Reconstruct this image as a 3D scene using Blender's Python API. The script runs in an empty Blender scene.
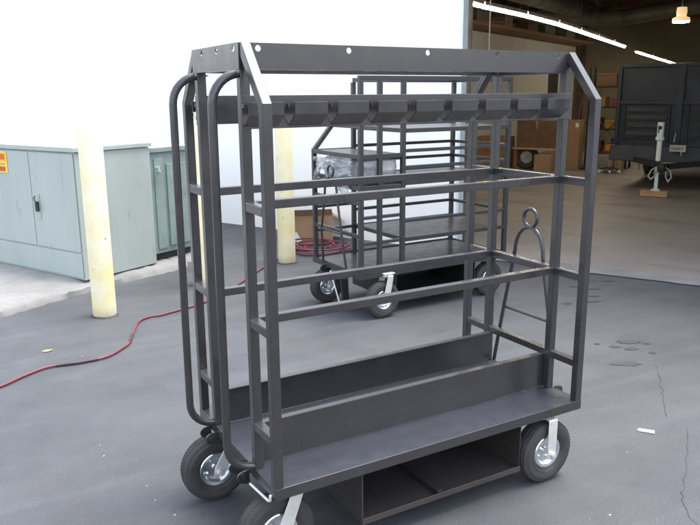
import bpy, math, random
from mathutils import Vector as V, Matrix
random.seed(7)
R = math.radians
scene = bpy.context.scene
COL = scene.collection

# ------------------------------------------------------------------ materials
def nt_new(name):
    m = bpy.data.materials.new(name); m.use_nodes = True
    nt = m.node_tree
    b = nt.nodes['Principled BSDF']
    return m, nt, b

def node(nt, t, **kw):
    n = nt.nodes.new(t)
    for k, v in kw.items():
        if k in n.inputs.keys(): n.inputs[k].default_value = v
        else: setattr(n, k, v)
    return n

def noise(nt, scale, detail=4, rough=0.55, coord='Object', stretch=None):
    tc = node(nt, 'ShaderNodeTexCoord')
    out = tc.outputs[coord]
    if stretch:
        mp = node(nt, 'ShaderNodeMapping'); mp.inputs['Scale'].default_value = stretch
        nt.links.new(out, mp.inputs['Vector']); out = mp.outputs['Vector']
    n = node(nt, 'ShaderNodeTexNoise', Scale=scale, Detail=detail, Roughness=rough)
    nt.links.new(out, n.inputs['Vector'])
    return n.outputs['Fac']

def ramp(nt, fac, stops):
    r = node(nt, 'ShaderNodeValToRGB')
    e = r.color_ramp.elements
    while len(e) < len(stops): e.new(0.5)
    for el, (p, c) in zip(e, stops):
        el.position = p
        el.color = (c, c, c, 1) if not hasattr(c, '__len__') else (*c, 1)
    nt.links.new(fac, r.inputs['Fac'])
    return r.outputs['Color']

def mix(nt, fac, a, b, mode='MIX'):
    m = node(nt, 'ShaderNodeMix', data_type='RGBA', blend_type=mode)
    for s, v in ((m.inputs[0], fac), (m.inputs[6], a), (m.inputs[7], b)):
        if isinstance(v, (int, float)): s.default_value = v
        elif isinstance(v, tuple): s.default_value = (*v, 1)
        else: nt.links.new(v, s)
    return m.outputs[2]

def bump(nt, b, h, strength=0.2, dist=0.01):
    bp = node(nt, 'ShaderNodeBump', Strength=strength, Distance=dist)
    nt.links.new(h, bp.inputs['Height']); nt.links.new(bp.outputs['Normal'], b.inputs['Normal'])

def pbr(name, col, rough=0.6, metal=0.0, var=0.15, scale=6, bmp=0.0, bscale=60, rvar=0.1, col2=None, stretch=None, thr=(0.3, 0.7)):
    m, nt, b = nt_new(name)
    f = noise(nt, scale, 6, 0.6, stretch=stretch)
    c2 = col2 if col2 else tuple(max(0, c * (1 - 2 * var)) for c in col)
    c1 = col if col2 else tuple(c * (1 + var) for c in col)
    fr = ramp(nt, f, [(thr[0], 0.0), (thr[1], 1.0)])
    nt.links.new(mix(nt, fr, c1, c2), b.inputs['Base Color'])
    rr = ramp(nt, noise(nt, scale * 2.3, 5), [(0.3, max(0.02, rough - rvar)), (0.7, min(1, rough + rvar))])
    nt.links.new(rr, b.inputs['Roughness'])
    b.inputs['Metallic'].default_value = metal
    if bmp: bump(nt, b, noise(nt, bscale, 6, 0.7), bmp, 0.004)
    return m

def emis(name, col, strength):
    m, nt, b = nt_new(name)
    b.inputs['Base Color'].default_value = (0.8, 0.8, 0.75, 1)
    b.inputs['Emission Color'].default_value = (*col, 1)
    b.inputs['Emission Strength'].default_value = strength
    return m

def asphalt():
    m, nt, b = nt_new('asphalt')
    big = ramp(nt, noise(nt, 0.55, 5, 0.55, stretch=(1, 1.7, 1)), [(0.3, 0.0), (0.72, 1.0)])
    c = mix(nt, big, (0.040, 0.0435, 0.049), (0.065, 0.0695, 0.077))
    mid = ramp(nt, noise(nt, 2.6, 7, 0.65), [(0.35, 0.0), (0.7, 1.0)])
    c = mix(nt, mix(nt, mid, (0, 0, 0), (0.55, 0.55, 0.55)), c, (0.077, 0.081, 0.087))
    # long pale streaks left by water and tyres, in three directions
    for ang, sc, lo, amt in ((25, 0.9, .50, .30), (-50, 1.6, .54, .26), (70, 0.8, .55, .24)):
        tc = node(nt, 'ShaderNodeTexCoord'); mp = node(nt, 'ShaderNodeMapping')
        mp.inputs['Rotation'].default_value = (0, 0, R(ang)); mp.inputs['Scale'].default_value = (0.35, 2.4, 1)
        mp.inputs['Location'].default_value = (ang * .37, ang * .11, 0)
        nz = node(nt, 'ShaderNodeTexNoise', Scale=sc, Detail=7, Roughness=.62, Distortion=.8)
        nt.links.new(tc.outputs['Object'], mp.inputs['Vector']); nt.links.new(mp.outputs['Vector'], nz.inputs['Vector'])
        st = ramp(nt, nz.outputs['Fac'], [(lo, 0.0), (lo + .2, 1.0)])
        c = mix(nt, mix(nt, st, (0, 0, 0), (amt,) * 3), c, (0.108, 0.112, 0.118))
    dk = ramp(nt, noise(nt, 0.9, 4, 0.5, stretch=(1.6, 0.7, 1)), [(0.56, 0.0), (0.74, 1.0)])
    c = mix(nt, mix(nt, dk, (0, 0, 0), (0.65, 0.65, 0.65)), c, (0.044, 0.045, 0.049))
    fine = ramp(nt, noise(nt, 115, 4, 0.75), [(0.3, 0.45), (0.7, 1.6)])
    c = mix(nt, 0.7, c, fine, 'MULTIPLY')
    spk = ramp(nt, noise(nt, 75, 2, 0.5), [(0.70, 0.0), (0.78, 1.0)])
    c = mix(nt, mix(nt, spk, (0, 0, 0), (0.35, 0.35, 0.35)), c, (0.22, 0.22, 0.22))
    nt.links.new(c, b.inputs['Base Color'])
    rr = ramp(nt, noise(nt, 1.4, 5), [(0.3, 0.62), (0.7, 0.86)])
    nt.links.new(rr, b.inputs['Roughness'])
    bump(nt, b, noise(nt, 130, 5, 0.75), 0.35, 0.006)
    return m

def concrete(name, c1, c2, scale=1.2, rough=0.8, stain=None, spec=0.3):
    m, nt, b = nt_new(name)
    f = ramp(nt, noise(nt, scale, 7, 0.62), [(0.3, 0.0), (0.7, 1.0)])
    c = mix(nt, f, c1, c2)
    if stain:
        s = ramp(nt, noise(nt, scale * 0.8, 5, 0.55, stretch=(0.6, 2.2, 1)), [(0.54, 0.0), (0.70, 1.0)])
        c = mix(nt, mix(nt, s, (0, 0, 0), (0.42,) * 3), c, stain)
    fine = ramp(nt, noise(nt, 90, 4, 0.7), [(0.25, 0.7), (0.75, 1.25)])
    c = mix(nt, 0.5, c, fine, 'MULTIPLY')
    nt.links.new(c, b.inputs['Base Color'])
    b.inputs['Roughness'].default_value = rough
    b.inputs['Specular IOR Level'].default_value = spec
    bump(nt, b, noise(nt, 60, 6, 0.7), 0.3, 0.006)
    return m

def bollard_paint():
    m, nt, b = nt_new('bollard_paint')
    f = ramp(nt, noise(nt, 3.5, 8, 0.7), [(0.40, 0.0), (0.62, 1.0)])
    c = mix(nt, f, (0.74, 0.63, 0.33), (0.78, 0.74, 0.58))
    d = ramp(nt, noise(nt, 14, 6, 0.7), [(0.62, 0.0), (0.70, 1.0)])
    c = mix(nt, mix(nt, d, (0,) * 3, (0.5,) * 3), c, (0.55, 0.40, 0.18))
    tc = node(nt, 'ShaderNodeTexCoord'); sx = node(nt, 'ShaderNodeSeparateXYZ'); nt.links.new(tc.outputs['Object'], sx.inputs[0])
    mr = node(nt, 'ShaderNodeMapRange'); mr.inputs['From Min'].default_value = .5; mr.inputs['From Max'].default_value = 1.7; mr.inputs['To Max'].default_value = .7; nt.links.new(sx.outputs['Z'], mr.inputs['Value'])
    c = mix(nt, mr.outputs[0], c, (0.78, 0.72, 0.50))  # whiter towards the top: overexposure flare painted into the colour
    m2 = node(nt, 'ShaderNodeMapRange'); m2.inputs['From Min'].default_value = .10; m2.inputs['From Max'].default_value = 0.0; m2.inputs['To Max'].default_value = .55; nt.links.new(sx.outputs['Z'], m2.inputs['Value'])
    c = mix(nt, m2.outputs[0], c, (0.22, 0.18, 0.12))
    sc = ramp(nt, noise(nt, 6, 6, 0.7, stretch=(1, 1, .25)), [(0.60, 0.0), (0.70, 1.0)])
    c = mix(nt, mix(nt, sc, (0,) * 3, (0.35,) * 3), c, (0.42, 0.36, 0.24))
    k = ramp(nt, noise(nt, 22, 3, 0.5), [(0.715, 0.0), (0.74, 1.0)])
    c = mix(nt, k, c, (0.08, 0.06, 0.05))
    nt.links.new(c, b.inputs['Base Color']); b.inputs['Roughness'].default_value = 0.6
    bump(nt, b, noise(nt, 40, 5, 0.7), 0.15, 0.004)
    return m

def cabinet_paint():
    m, nt, b = nt_new('cabinet_paint')
    f = ramp(nt, noise(nt, 2.2, 6, 0.6, stretch=(1, 1, 0.35)), [(0.3, 0.0), (0.7, 1.0)])
    c = mix(nt, f, (0.39, 0.435, 0.405), (0.33, 0.375, 0.35))
    sc = ramp(nt, noise(nt, 5.5, 7, 0.75, stretch=(1, 1, 0.45)), [(0.60, 0.0), (0.74, 1.0)])
    c = mix(nt, mix(nt, sc, (0,) * 3, (0.7,) * 3), c, (0.15, 0.19, 0.18))
    run = ramp(nt, noise(nt, 9, 4, 0.6, stretch=(3, 3, 0.12)), [(0.58, 0.0), (0.74, 1.0)])
    c = mix(nt, mix(nt, run, (0,) * 3, (0.35,) * 3), c, (0.18, 0.27, 0.26))
    nt.links.new(c, b.inputs['Base Color']); b.inputs['Roughness'].default_value = 0.5
    return m

def rubber():
    m, nt, b = nt_new('tyre_rubber')
    f = ramp(nt, noise(nt, 9, 5), [(0.3, 0.0), (0.7, 1.0)])
    nt.links.new(mix(nt, f, (0.026, 0.025, 0.025), (0.050, 0.047, 0.044)), b.inputs['Base Color'])
    b.inputs['Roughness'].default_value = 0.75
    bump(nt, b, noise(nt, 120, 4), 0.12, 0.002)
    return m

def wrap_film():
    m, nt, b = nt_new('plastic_film')
    f = noise(nt, 11, 6, 0.7, stretch=(1, 1, 1.6))
    nt.links.new(ramp(nt, f, [(0.42, (0.95, 0.96, 0.97)), (0.60, (0.75, 0.78, 0.81)), (0.76, (0.20, 0.21, 0.24))]), b.inputs['Base Color'])
    b.inputs['Roughness'].default_value = 0.22
    nt.links.new(ramp(nt, f, [(0.4, 0.42), (0.7, 0.8)]), b.inputs['Alpha'])
    bump(nt, b, noise(nt, 30, 8, 0.75), 1.0, 0.05)
    return m

def steel_paint(name, base, rough):
    m, nt, b = nt_new(name)
    f = ramp(nt, noise(nt, 7, 6, 0.6), [(0.3, 0.0), (0.7, 1.0)])
    c = mix(nt, f, base, tuple(x * 1.25 for x in base))
    # dust on upward faces
    g = node(nt, 'ShaderNodeNewGeometry'); sx = node(nt, 'ShaderNodeSeparateXYZ')
    nt.links.new(g.outputs['Normal'], sx.inputs[0])
    up = ramp(nt, sx.outputs['Z'], [(0.6, 0.0), (1.0, 0.16)])
    c = mix(nt, up, c, (0.065, 0.068, 0.078))
    sc = ramp(nt, noise(nt, 16, 6, 0.7), [(0.55, 0.0), (0.85, 1.0)])
    c = mix(nt, mix(nt, sc, (0,) * 3, (0.10,) * 3), c, (0.12, 0.115, 0.11))
    nt.links.new(c, b.inputs['Base Color'])
    nt.links.new(ramp(nt, noise(nt, 12, 6), [(0.3, rough - .08), (0.7, rough + .1)]), b.inputs['Roughness'])
    b.inputs['Specular IOR Level'].default_value = 0.6
    b.inputs['Coat Weight'].default_value = 0.35; b.inputs['Coat Roughness'].default_value = 0.22
    bump(nt, b, noise(nt, 220, 4, 0.6), 0.03, 0.001)
    return m

M = dict(
    asphalt=asphalt(),
    pad=concrete('pad_concrete', (0.265, 0.262, 0.255), (0.165, 0.163, 0.16), 2.0, 0.85),
    apron=concrete('apron_concrete', (0.27, 0.265, 0.255), (0.16, 0.157, 0.155), 3.0, 0.85),
    gfloor=concrete('garage_concrete', (0.30, 0.265, 0.24), (0.21, 0.183, 0.165), 0.9, 0.55, stain=(0.06, 0.043, 0.035), spec=0.35),
    stucco=pbr('white_stucco', (0.95, 0.93, 0.88), 0.9, var=0.01, scale=3, bmp=0.2, bscale=90),
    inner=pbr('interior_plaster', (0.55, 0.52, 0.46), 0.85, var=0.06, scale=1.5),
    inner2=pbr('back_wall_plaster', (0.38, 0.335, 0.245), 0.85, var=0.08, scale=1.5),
    jamb=pbr('jamb_metal', (0.74, 0.80, 0.83), 0.4, 0.3, var=0.06),
    wood_beam=pbr('dark_timber', (0.26, 0.13, 0.07), 0.75, var=0.25, scale=5, stretch=(1, 9, 9)),
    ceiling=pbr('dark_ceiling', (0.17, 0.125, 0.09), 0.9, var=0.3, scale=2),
    duct=pbr('duct_sheet_metal', (0.26, 0.23, 0.17), 0.55, 0.3, var=0.25, scale=3),
    paint=steel_paint('charcoal_steel_paint', (0.026, 0.0238, 0.0245), 0.28),
    paint2=steel_paint('charcoal_cart_paint', (0.016, 0.016, 0.018), 0.48),
    deckpaint=steel_paint('sky_tinted_deck_paint', (0.024, 0.0265, 0.034), 0.29),  # bluish base colour stands in for the sky reflected in the deck
    boxpaint=steel_paint('shade_lifted_box_paint', (0.038, 0.032, 0.029), 0.30),  # cart paint made warmer and lighter to lift the shade inside the box
    rubber=rubber(),
    zinc=pbr('zinc_plate', (0.74, 0.77, 0.80), 0.20, 0.95, var=0.02, scale=6, rvar=0.05),
    strap=pbr('satin_zinc_strap', (0.70, 0.68, 0.64), 0.48, 0.55, var=0.05, scale=10),
    zincw=pbr('zinc_rod', (0.80, 0.80, 0.78), 0.35, 0.4, var=0.05, scale=14),
    bollard=bollard_paint(),
    cab=cabinet_paint(),
    cab2=pbr('teal_cabinet_paint', (0.235, 0.30, 0.285), 0.5, var=0.12, scale=4),
    cabroof=pbr('overexposed_roof_paint', (0.58, 0.62, 0.60), 0.7, var=0.04, scale=3),  # cabinet lids: overexposed skylight on the top put into a paler colour
    cabdark=pbr('cabinet_gap', (0.03, 0.035, 0.035), 0.8),
    black=pbr('black_rubbery_metal', (0.02, 0.02, 0.022), 0.55),
    cord=pbr('red_rubber', (0.17, 0.035, 0.05), 0.5, var=0.15),
    tape=pbr('black_tape', (0.06, 0.03, 0.04), 0.5),
    carton=pbr('brown_cardboard', (0.36, 0.225, 0.125), 0.85, var=0.1, scale=4),
    cartond=pbr('dark_cardboard', (0.17, 0.095, 0.055), 0.85, var=0.15, scale=4),
    cartono=pbr('orange_cardboard', (0.30, 0.15, 0.065), 0.85, var=0.1, scale=4),
    paper=pbr('white_paper', (0.80, 0.79, 0.76), 0.8, var=0.04),
    grit=pbr('pale_grit', (0.40, 0.40, 0.39), 0.9),
    film=wrap_film(),
    trailer=pbr('slate_blue_paint', (0.014, 0.019, 0.032), 0.5, var=0.2, scale=2.5),
    trailerd=pbr('slate_blue_dark', (0.012, 0.015, 0.022), 0.6, var=0.2),  # darker slate blue for vent panels, louvres and frames
    white=pbr('white_enamel', (0.75, 0.80, 0.78), 0.4, var=0.06, scale=8),
    wood=pbr('pale_timber', (0.50, 0.30, 0.16), 0.8, var=0.2, scale=8, stretch=(1, 8, 8)),
    redp=pbr('red_paint', (0.20, 0.03, 0.028), 0.5),
    yellow=pbr('yellow_paint', (0.36, 0.22, 0.04), 0.5),
    orange=pbr('orange_label', (0.80, 0.40, 0.03), 0.5, var=0.03),
    labely=pbr('yellow_label', (0.80, 0.55, 0.08), 0.5, var=0.03),
    glyph=pbr('red_ink', (0.45, 0.07, 0.03), 0.5, var=0.03),
    blue=pbr('blue_plastic', (0.04, 0.07, 0.18), 0.5),
    stain=pbr('oil_stain', (0.048, 0.049, 0.052), 0.65, var=0.15, scale=9),
    crack=pbr('crack_dark', (0.062, 0.064, 0.068), 0.9),
    tube=emis('lit_fluorescent_tube', (1.0, 0.89, 0.68), 50.0),
    lamp=emis('lit_pendant_lamp', (1.0, 0.62, 0.28), 0.8),
    fixture=pbr('fixture_enamel', (0.5, 0.48, 0.42), 0.5),
    chain=pbr('chain_metal', (0.45, 0.42, 0.36), 0.5, 0.2),
)

# ------------------------------------------------------------------ mesh builder
class MB:
    def __init__(s): s.v = []; s.f = []
    def add(s, vs, fs):
        o = len(s.v); s.v += [tuple(p) for p in vs]; s.f += [tuple(i + o for i in f) for f in fs]; return s
    def box(s, x0, x1, y0, y1, z0, z1):
        vs = [(x, y, z) for z in (z0, z1) for y in (y0, y1) for x in (x0, x1)]
        return s.add(vs, [(0, 2, 3, 1), (4, 5, 7, 6), (0, 1, 5, 4), (2, 6, 7, 3), (0, 4, 6, 2), (1, 3, 7, 5)])
    def prism(s, poly, ext):
        n = len(poly); e = V(ext); p = [V(q) for q in poly]
        nrm = V((0, 0, 0))
        for i in range(n): nrm += p[i].cross(p[(i + 1) % n])
        if nrm.dot(e) > 0: p = p[::-1]
        vs = p + [q + e for q in p]
        fs = [tuple(range(n)), tuple(range(2 * n - 1, n - 1, -1))]
        fs += [(i, i + n, (i + 1) % n + n, (i + 1) % n) for i in range(n)]
        return s.add(vs, fs)
    def sweep(s, pts, prof, side=None, closed=False, caps=True):
        pts = [V(p) for p in pts]; n = len(pts); k = len(prof)
        tan = []
        for i in range(n):
            a = pts[(i - 1) % n] if (i > 0 or closed) else None
            b = pts[(i + 1) % n] if (i < n - 1 or closed) else None
            t = V((0, 0, 0))
            d0 = (pts[i] - a).normalized() if a is not None else None
            d1 = (b - pts[i]).normalized() if b is not None else None
            t = (d0 + d1) if (d0 and d1) else (d0 or d1)
            t.normalize()
            sc = 1.0 / max(0.35, t.dot(d1 or d0))
            tan.append((t, sc, d0, d1))
        if side is None:
            t0 = tan[0][0]; ref = V((0, 0, 1)) if abs(t0.z) < 0.9 else V((1, 0, 0))
            cur = ref.cross(t0).normalized(); fixed = False
        else: cur = V(side).normalized(); fixed = True
        vs = []
        for i in range(n):
            t, sc, d0, d1 = tan[i]
            if not fixed: cur = (cur - t * cur.dot(t)).normalized()
            up = t.cross(cur).normalized()
            bend = (d1 - d0) if (d0 and d1) else V((0, 0, 0))
            bl = bend.length
            for (a, b) in prof:
                off = cur * a + up * b
                if bl > 1e-5:
                    bn = bend / bl; off = off + bn * (off.dot(bn)) * (sc - 1)
                vs.append(pts[i] + off)
        fs = []
        for i in range(n if closed else n - 1):
            j = (i + 1) % n
            for q in range(k):
                r = (q + 1) % k
                fs.append((i * k + q, i * k + r, j * k + r, j * k + q))
        if caps and not closed:
            fs.append(tuple(range(k - 1, -1, -1))); fs.append(tuple(range((n - 1) * k, n * k)))
        return s.add(vs, fs)
    def bar(s, p, q, w, h=None, side=None):
        h = h or w
        return s.sweep([p, q], [(-w / 2, -h / 2), (w / 2, -h / 2), (w / 2, h / 2), (-w / 2, h / 2)], side)
    def tube(s, pts, r, n=14, closed=False, caps=True):
        return s.sweep(pts, [(r * math.cos(2 * math.pi * i / n), r * math.sin(2 * math.pi * i / n)) for i in range(n)], None, closed, caps)
    def lathe(s, prof, n=32, origin=(0, 0, 0), axis=(0, 0, 1), mod=None, closed=True):
        ax = V(axis).normalized(); ref = V((0, 0, 1)) if abs(ax.z) < 0.9 else V((1, 0, 0))
        e1 = ref.cross(ax).normalized(); e2 = ax.cross(e1); o = V(origin); k = len(prof)
        vs = []
        for i in range(n):
            a = 2 * math.pi * i / n
            for j, (r, z) in enumerate(prof):
                if mod: r = r + mod(i, j)
                vs.append(o + ax * z + (e1 * math.cos(a) + e2 * math.sin(a)) * r)
        fs = []
        for i in range(n):
            i2 = (i + 1) % n
            for j in range(k if closed else k - 1):
                j2 = (j + 1) % k
                fs.append((i * k + j, i2 * k + j, i2 * k + j2, i * k + j2))
        return s.add(vs, fs)
    def grid(s, fn, nu, nv):
        vs = [fn(i / nu, j / nv) for j in range(nv + 1) for i in range(nu + 1)]
        fs = [(j * (nu + 1) + i, j * (nu + 1) + i + 1, (j + 1) * (nu + 1) + i + 1, (j + 1) * (nu + 1) + i) for j in range(nv) for i in range(nu)]
        return s.add(vs, fs)
    def plate_holes(s, o, ex, ez, L, H, holes, r, thick):
        """flat sheet with round holes; holes = positions along ex at height hz."""
        o = V(o); ex = V(ex); ez = V(ez); ey = ez.cross(ex).normalized()
        xs = sorted(holes); c = r * 1.42; segs = 20
        for side in (0, 1):
            base = o + ey * (thick * side)
            def q(x, z): return base + ex * x + ez * z
            def face(vs):
                idx = list(range(len(vs)))
                s.add(vs, [tuple(idx if side else idx[::-1])])
            x = 0
            for (hx, hz) in xs:
                face([q(x, 0), q(x, H), q(hx - c, H), q(hx - c, 0)])
                face([q(hx - c, 0), q(hx - c, hz - c), q(hx + c, hz - c), q(hx + c, 0)])
                face([q(hx - c, hz + c), q(hx - c, H), q(hx + c, H), q(hx + c, hz + c)])
                ring = [(hx + r * math.cos(2 * math.pi * i / segs), hz + r * math.sin(2 * math.pi * i / segs)) for i in range(segs)]
                def sq(a):
                    ca, sa = math.cos(a), math.sin(a); m = c / max(abs(ca), abs(sa)); return (hx + ca * m, hz + sa * m)
                outer = [sq(2 * math.pi * (i + 0.5) / segs + math.pi / 4 - math.pi / segs) for i in range(segs)]
                ring = [(hx + r * math.cos(2 * math.pi * (i + 0.5) / segs + math.pi / 4 - math.pi / segs), hz + r * math.sin(2 * math.pi * (i + 0.5) / segs + math.pi / 4 - math.pi / segs)) for i in range(segs)]
                for i in range(segs):
                    j = (i + 1) % segs
                    face([q(*ring[j]), q(*outer[j]), q(*outer[i]), q(*ring[i])])
                if side:
                    for i in range(segs):
                        j = (i + 1) % segs
                        a, b = ring[i], ring[j]
                        b0 = o
                        s.add([o + ex * a[0] + ez * a[1], o + ex * b[0] + ez * b[1], o + ex * b[0] + ez * b[1] + ey * thick, o + ex * a[0] + ez * a[1] + ey * thick], [(0, 1, 2, 3)])
                x = hx + c
            face([q(x, 0), q(x, H), q(L, H), q(L, 0)])
        for (a, b) in (((0, 0), (L, 0)), ((L, 0), (L, H)), ((L, H), (0, H)), ((0, H), (0, 0))):
            p0 = o + ex * a[0] + ez * a[1]; p1 = o + ex * b[0] + ez * b[1]
            s.add([p0, p1, p1 + ey * thick, p0 + ey * thick], [(0, 3, 2, 1)])
        return s
    def build(s, name, mat, parent=None, bevel=0.0, smooth=None, loc=None, rot=None):
        me = bpy.data.meshes.new(name); me.from_pydata(s.v, [], s.f); me.update()
        me.materials.append(mat if not isinstance(mat, str) else M[mat])
        if smooth:
            me.polygons.foreach_set('use_smooth', [True] * len(me.polygons))
            me.set_sharp_from_angle(angle=R(smooth))
        o = bpy.data.objects.new(name, me); COL.objects.link(o)
        if parent: o.parent = parent
        if loc: o.location = loc
        if rot: o.rotation_euler = rot
        if bevel:
            md = o.modifiers.new('bevel', 'BEVEL'); md.width = bevel; md.segments = 2; md.limit_method = 'ANGLE'; md.angle_limit = R(40)
        return o

def tag(o, label, cat, group=None):
    o['label'] = label; o['category'] = cat
    if group: o['group'] = group
    return o
def thing(name, label, cat, loc=(0, 0, 0), rz=0.0, group=None):
    o = bpy.data.objects.new(name, None); o.empty_display_size = 0.1; COL.objects.link(o)
    o.location = loc; o.rotation_euler = (0, 0, rz)
    return tag(o, label, cat, group)
def structure(o): o['kind'] = 'structure'; return o
def copy_tree(o, parent=None):
    c = o.copy(); COL.objects.link(c)
    if parent: c.parent = parent
    for ch in list(o.children): copy_tree(ch, c)
    return c

# ------------------------------------------------------------------ building frame: x along the wall, y into the building
JX, JY = 4.4785, 4.4944
GA = math.atan2(-0.898, 0.44)
GW = V((math.cos(GA), math.sin(GA), 0)); GN = V((-math.sin(GA), math.cos(GA), 0))
def GP(s, d, z=0.0): return tuple(V((JX, JY, z)) + GW * s + GN * d)

# ------------------------------------------------------------------ ground
structure(MB().add([(-150, -150, 0), (150, -150, 0), (150, 150, 0), (-150, 150, 0)], [(0, 1, 2, 3)]).build('ground', 'asphalt'))
g = MB().add([(-6.0, 0.0, .004), (9.0, 0.0, .004), (9.0, 21.5, .004), (-6.0, 21.5, .004)], [(0, 1, 2, 3)]).build('garage_floor', 'gfloor', loc=(JX, JY, 0), rot=(0, 0, GA)); structure(g)
rnd = random.Random(3)
def strip_edge(x): return -0.26 + 0.02 * math.sin(3.1 * x) + rnd.uniform(-0.012, 0.012)
n = 60
vs = []
for i in range(n + 1):
    x = -0.02 + 8.1 * i / n; vs += [(x, strip_edge(x), .009), (x, 0.06 + rnd.uniform(-.02, .02), .009)]
a = MB().add(vs, [(2 * i, 2 * i + 2, 2 * i + 3, 2 * i + 1) for i in range(n)]).build('threshold_pavement', 'apron', loc=(JX, JY, 0), rot=(0, 0, GA)); structure(a)

# raised pad of the utility cabinets, rough broken edge towards the asphalt
def pad():
    mb = MB(); nseg = 110; y0, y1 = -9.0, -2.02
    rows = []
    r2 = random.Random(11)
    for i in range(nseg + 1):
        y = y0 + (y1 - y0) * i / nseg
        j = 0.025 * math.sin(y * 2.3) + r2.uniform(-.024, .024)
        zt = 0.10 + r2.uniform(-.012, .004)
        rows.append([(-9, y, 0.105), (-2.62, y, 0.105), (-2.44 + j * .5, y, zt), (-2.33 + j, y, zt - 0.018), (-2.27 + j, y, 0.05), (-2.25 + j + r2.uniform(-.012, .012), y, -0.02)])
    k = 6
    vs = [p for r in rows for p in r]
    fs = [(i * k + q, i * k + q + 1, (i + 1) * k + q + 1, (i + 1) * k + q) for i in range(nseg) for q in range(k - 1)]
    b0 = len(vs); vs += [(-9, y1, -.02)]
    fs.append(tuple([nseg * k + q for q in range(k)] + [b0]))
    return structure(mb.add(vs, fs).build('cabinet_pavement', 'pad', smooth=50, loc=(JX, JY, 0), rot=(0, 0, GA)))
pad()

# oil stains, cracks: thin sheets on the asphalt (structure of the ground)
def blob(cx, cy, rx, ry, rot, seed, z=.003):
    r3 = random.Random(seed); n = 22; pts = []
    for i in range(n):
        a = 2 * math.pi * i / n; q = 1 + r3.uniform(-.28, .28)
        x, y = rx * q * math.cos(a), ry * q * math.sin(a)
        pts.append((cx + x * math.cos(rot) - y * math.sin(rot), cy + x * math.sin(rot) + y * math.cos(rot), z))
    return pts
mb = MB()
for i, (x, y, rx, ry) in enumerate([(3.51, 1.20, .12, .06), (3.11, .89, .14, .055), (3.33, 1.18, .06, .035), (3.40, 1.08, .07, .04), (3.27, 1.29, .03, .025), (3.46, .945, .035, .025),
                                    (4.87, 2.57, .08, .035), (4.51, 2.43, .09, .04), (4.14, 2.12, .11, .03), (4.4, 2.6, .05, .03), (4.3, 2.25, .07, .025), (3.9, 2.2, .05, .03), (3.6, 1.1, .04, .025)]):
    p = blob(x, y, rx * .75, ry * .75, R(-30), i + 40, .003 + .0001 * i); mb.add(p, [tuple(range(len(p)))])
structure(mb.build('ground_oil_stain', 'stain'))
def ribbon(mb, pts, w, z, seed):
    r4 = random.Random(seed); fine = []
    for a, b in zip(pts, pts[1:]):
        for i in range(9):
            t = i / 9; fine.append((a[0] + (b[0] - a[0]) * t + r4.uniform(-.010, .010), a[1] + (b[1] - a[1]) * t + r4.uniform(-.010, .010)))
    vs = []
    for i, p in enumerate(fine):
        q = fine[min(i + 1, len(fine) - 1)]; o = fine[max(i - 1, 0)]
        d = V((q[0] - o[0], q[1] - o[1])); d.normalize(); ww = w * r4.uniform(.3, 1)
        vs += [(p[0] - d.y * ww, p[1] + d.x * ww, z), (p[0] + d.y * ww, p[1] - d.x * ww, z)]
    mb.add(vs, [(2 * i, 2 * i + 1, 2 * i + 3, 2 * i + 2) for i in range(len(fine) - 1)])
mb = MB()
ribbon(mb, [(3.28, .77), (2.93, .46), (2.57, .15)], .0021, .0045, 1)
ribbon(mb, [(2.56, .006), (2.15, -.276), (1.88, -.446), (1.6, -.8)], .0021, .0047, 2)
structure(mb.build('ground_crack', 'crack'))

# ------------------------------------------------------------------ building
bld = thing('workshop_building', 'white stucco workshop building with a wide open bay showing a dim interior', 'building', (JX, JY, 0), GA)
MB().box(-34, -.07, 0, .12, -.05, 5.6).build('front_wall', 'stucco', bld)
MB().box(8.0, 20, 0, .25, -.05, 5.6).build('front_wall', 'stucco', bld)
MB().box(-.068, 8.0, 0, .25, 3.4, 5.6).build('lintel', 'stucco', bld)
mb = MB(); mb.box(-.069, -.035, -.010, .13, 0, 3.395); mb.build('door_jamb', 'jamb', bld, bevel=.004)
mb = MB(); mb.box(-.14, -.09, .32, .37, .0, 3.9); mb.build('door_track', 'duct', bld)
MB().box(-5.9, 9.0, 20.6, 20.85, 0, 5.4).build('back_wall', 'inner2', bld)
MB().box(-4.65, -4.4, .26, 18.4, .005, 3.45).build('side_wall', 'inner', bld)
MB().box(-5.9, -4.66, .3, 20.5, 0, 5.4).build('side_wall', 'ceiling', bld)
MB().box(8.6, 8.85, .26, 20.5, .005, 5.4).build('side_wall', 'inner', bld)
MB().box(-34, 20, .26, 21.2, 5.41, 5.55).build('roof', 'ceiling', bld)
mb = MB(); mb.box(-34.1, 20.1, -.05, .3, 5.61, 5.7); mb.build('parapet_cap', 'jamb', bld)
# dark door leaf window in the long side wall
MB().box(-4.395, -4.37, 15.7, 16.6, 1.15, 2.75).build('window', 'black', bld, bevel=.01)
# timber roof structure
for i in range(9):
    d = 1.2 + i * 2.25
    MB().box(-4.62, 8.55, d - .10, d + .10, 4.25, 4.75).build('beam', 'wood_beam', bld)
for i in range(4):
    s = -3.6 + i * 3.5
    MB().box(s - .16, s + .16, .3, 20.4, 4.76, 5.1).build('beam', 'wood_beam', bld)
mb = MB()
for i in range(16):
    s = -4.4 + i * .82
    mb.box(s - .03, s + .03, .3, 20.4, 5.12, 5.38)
mb.build('joist_layer', 'wood_beam', bld)
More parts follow.
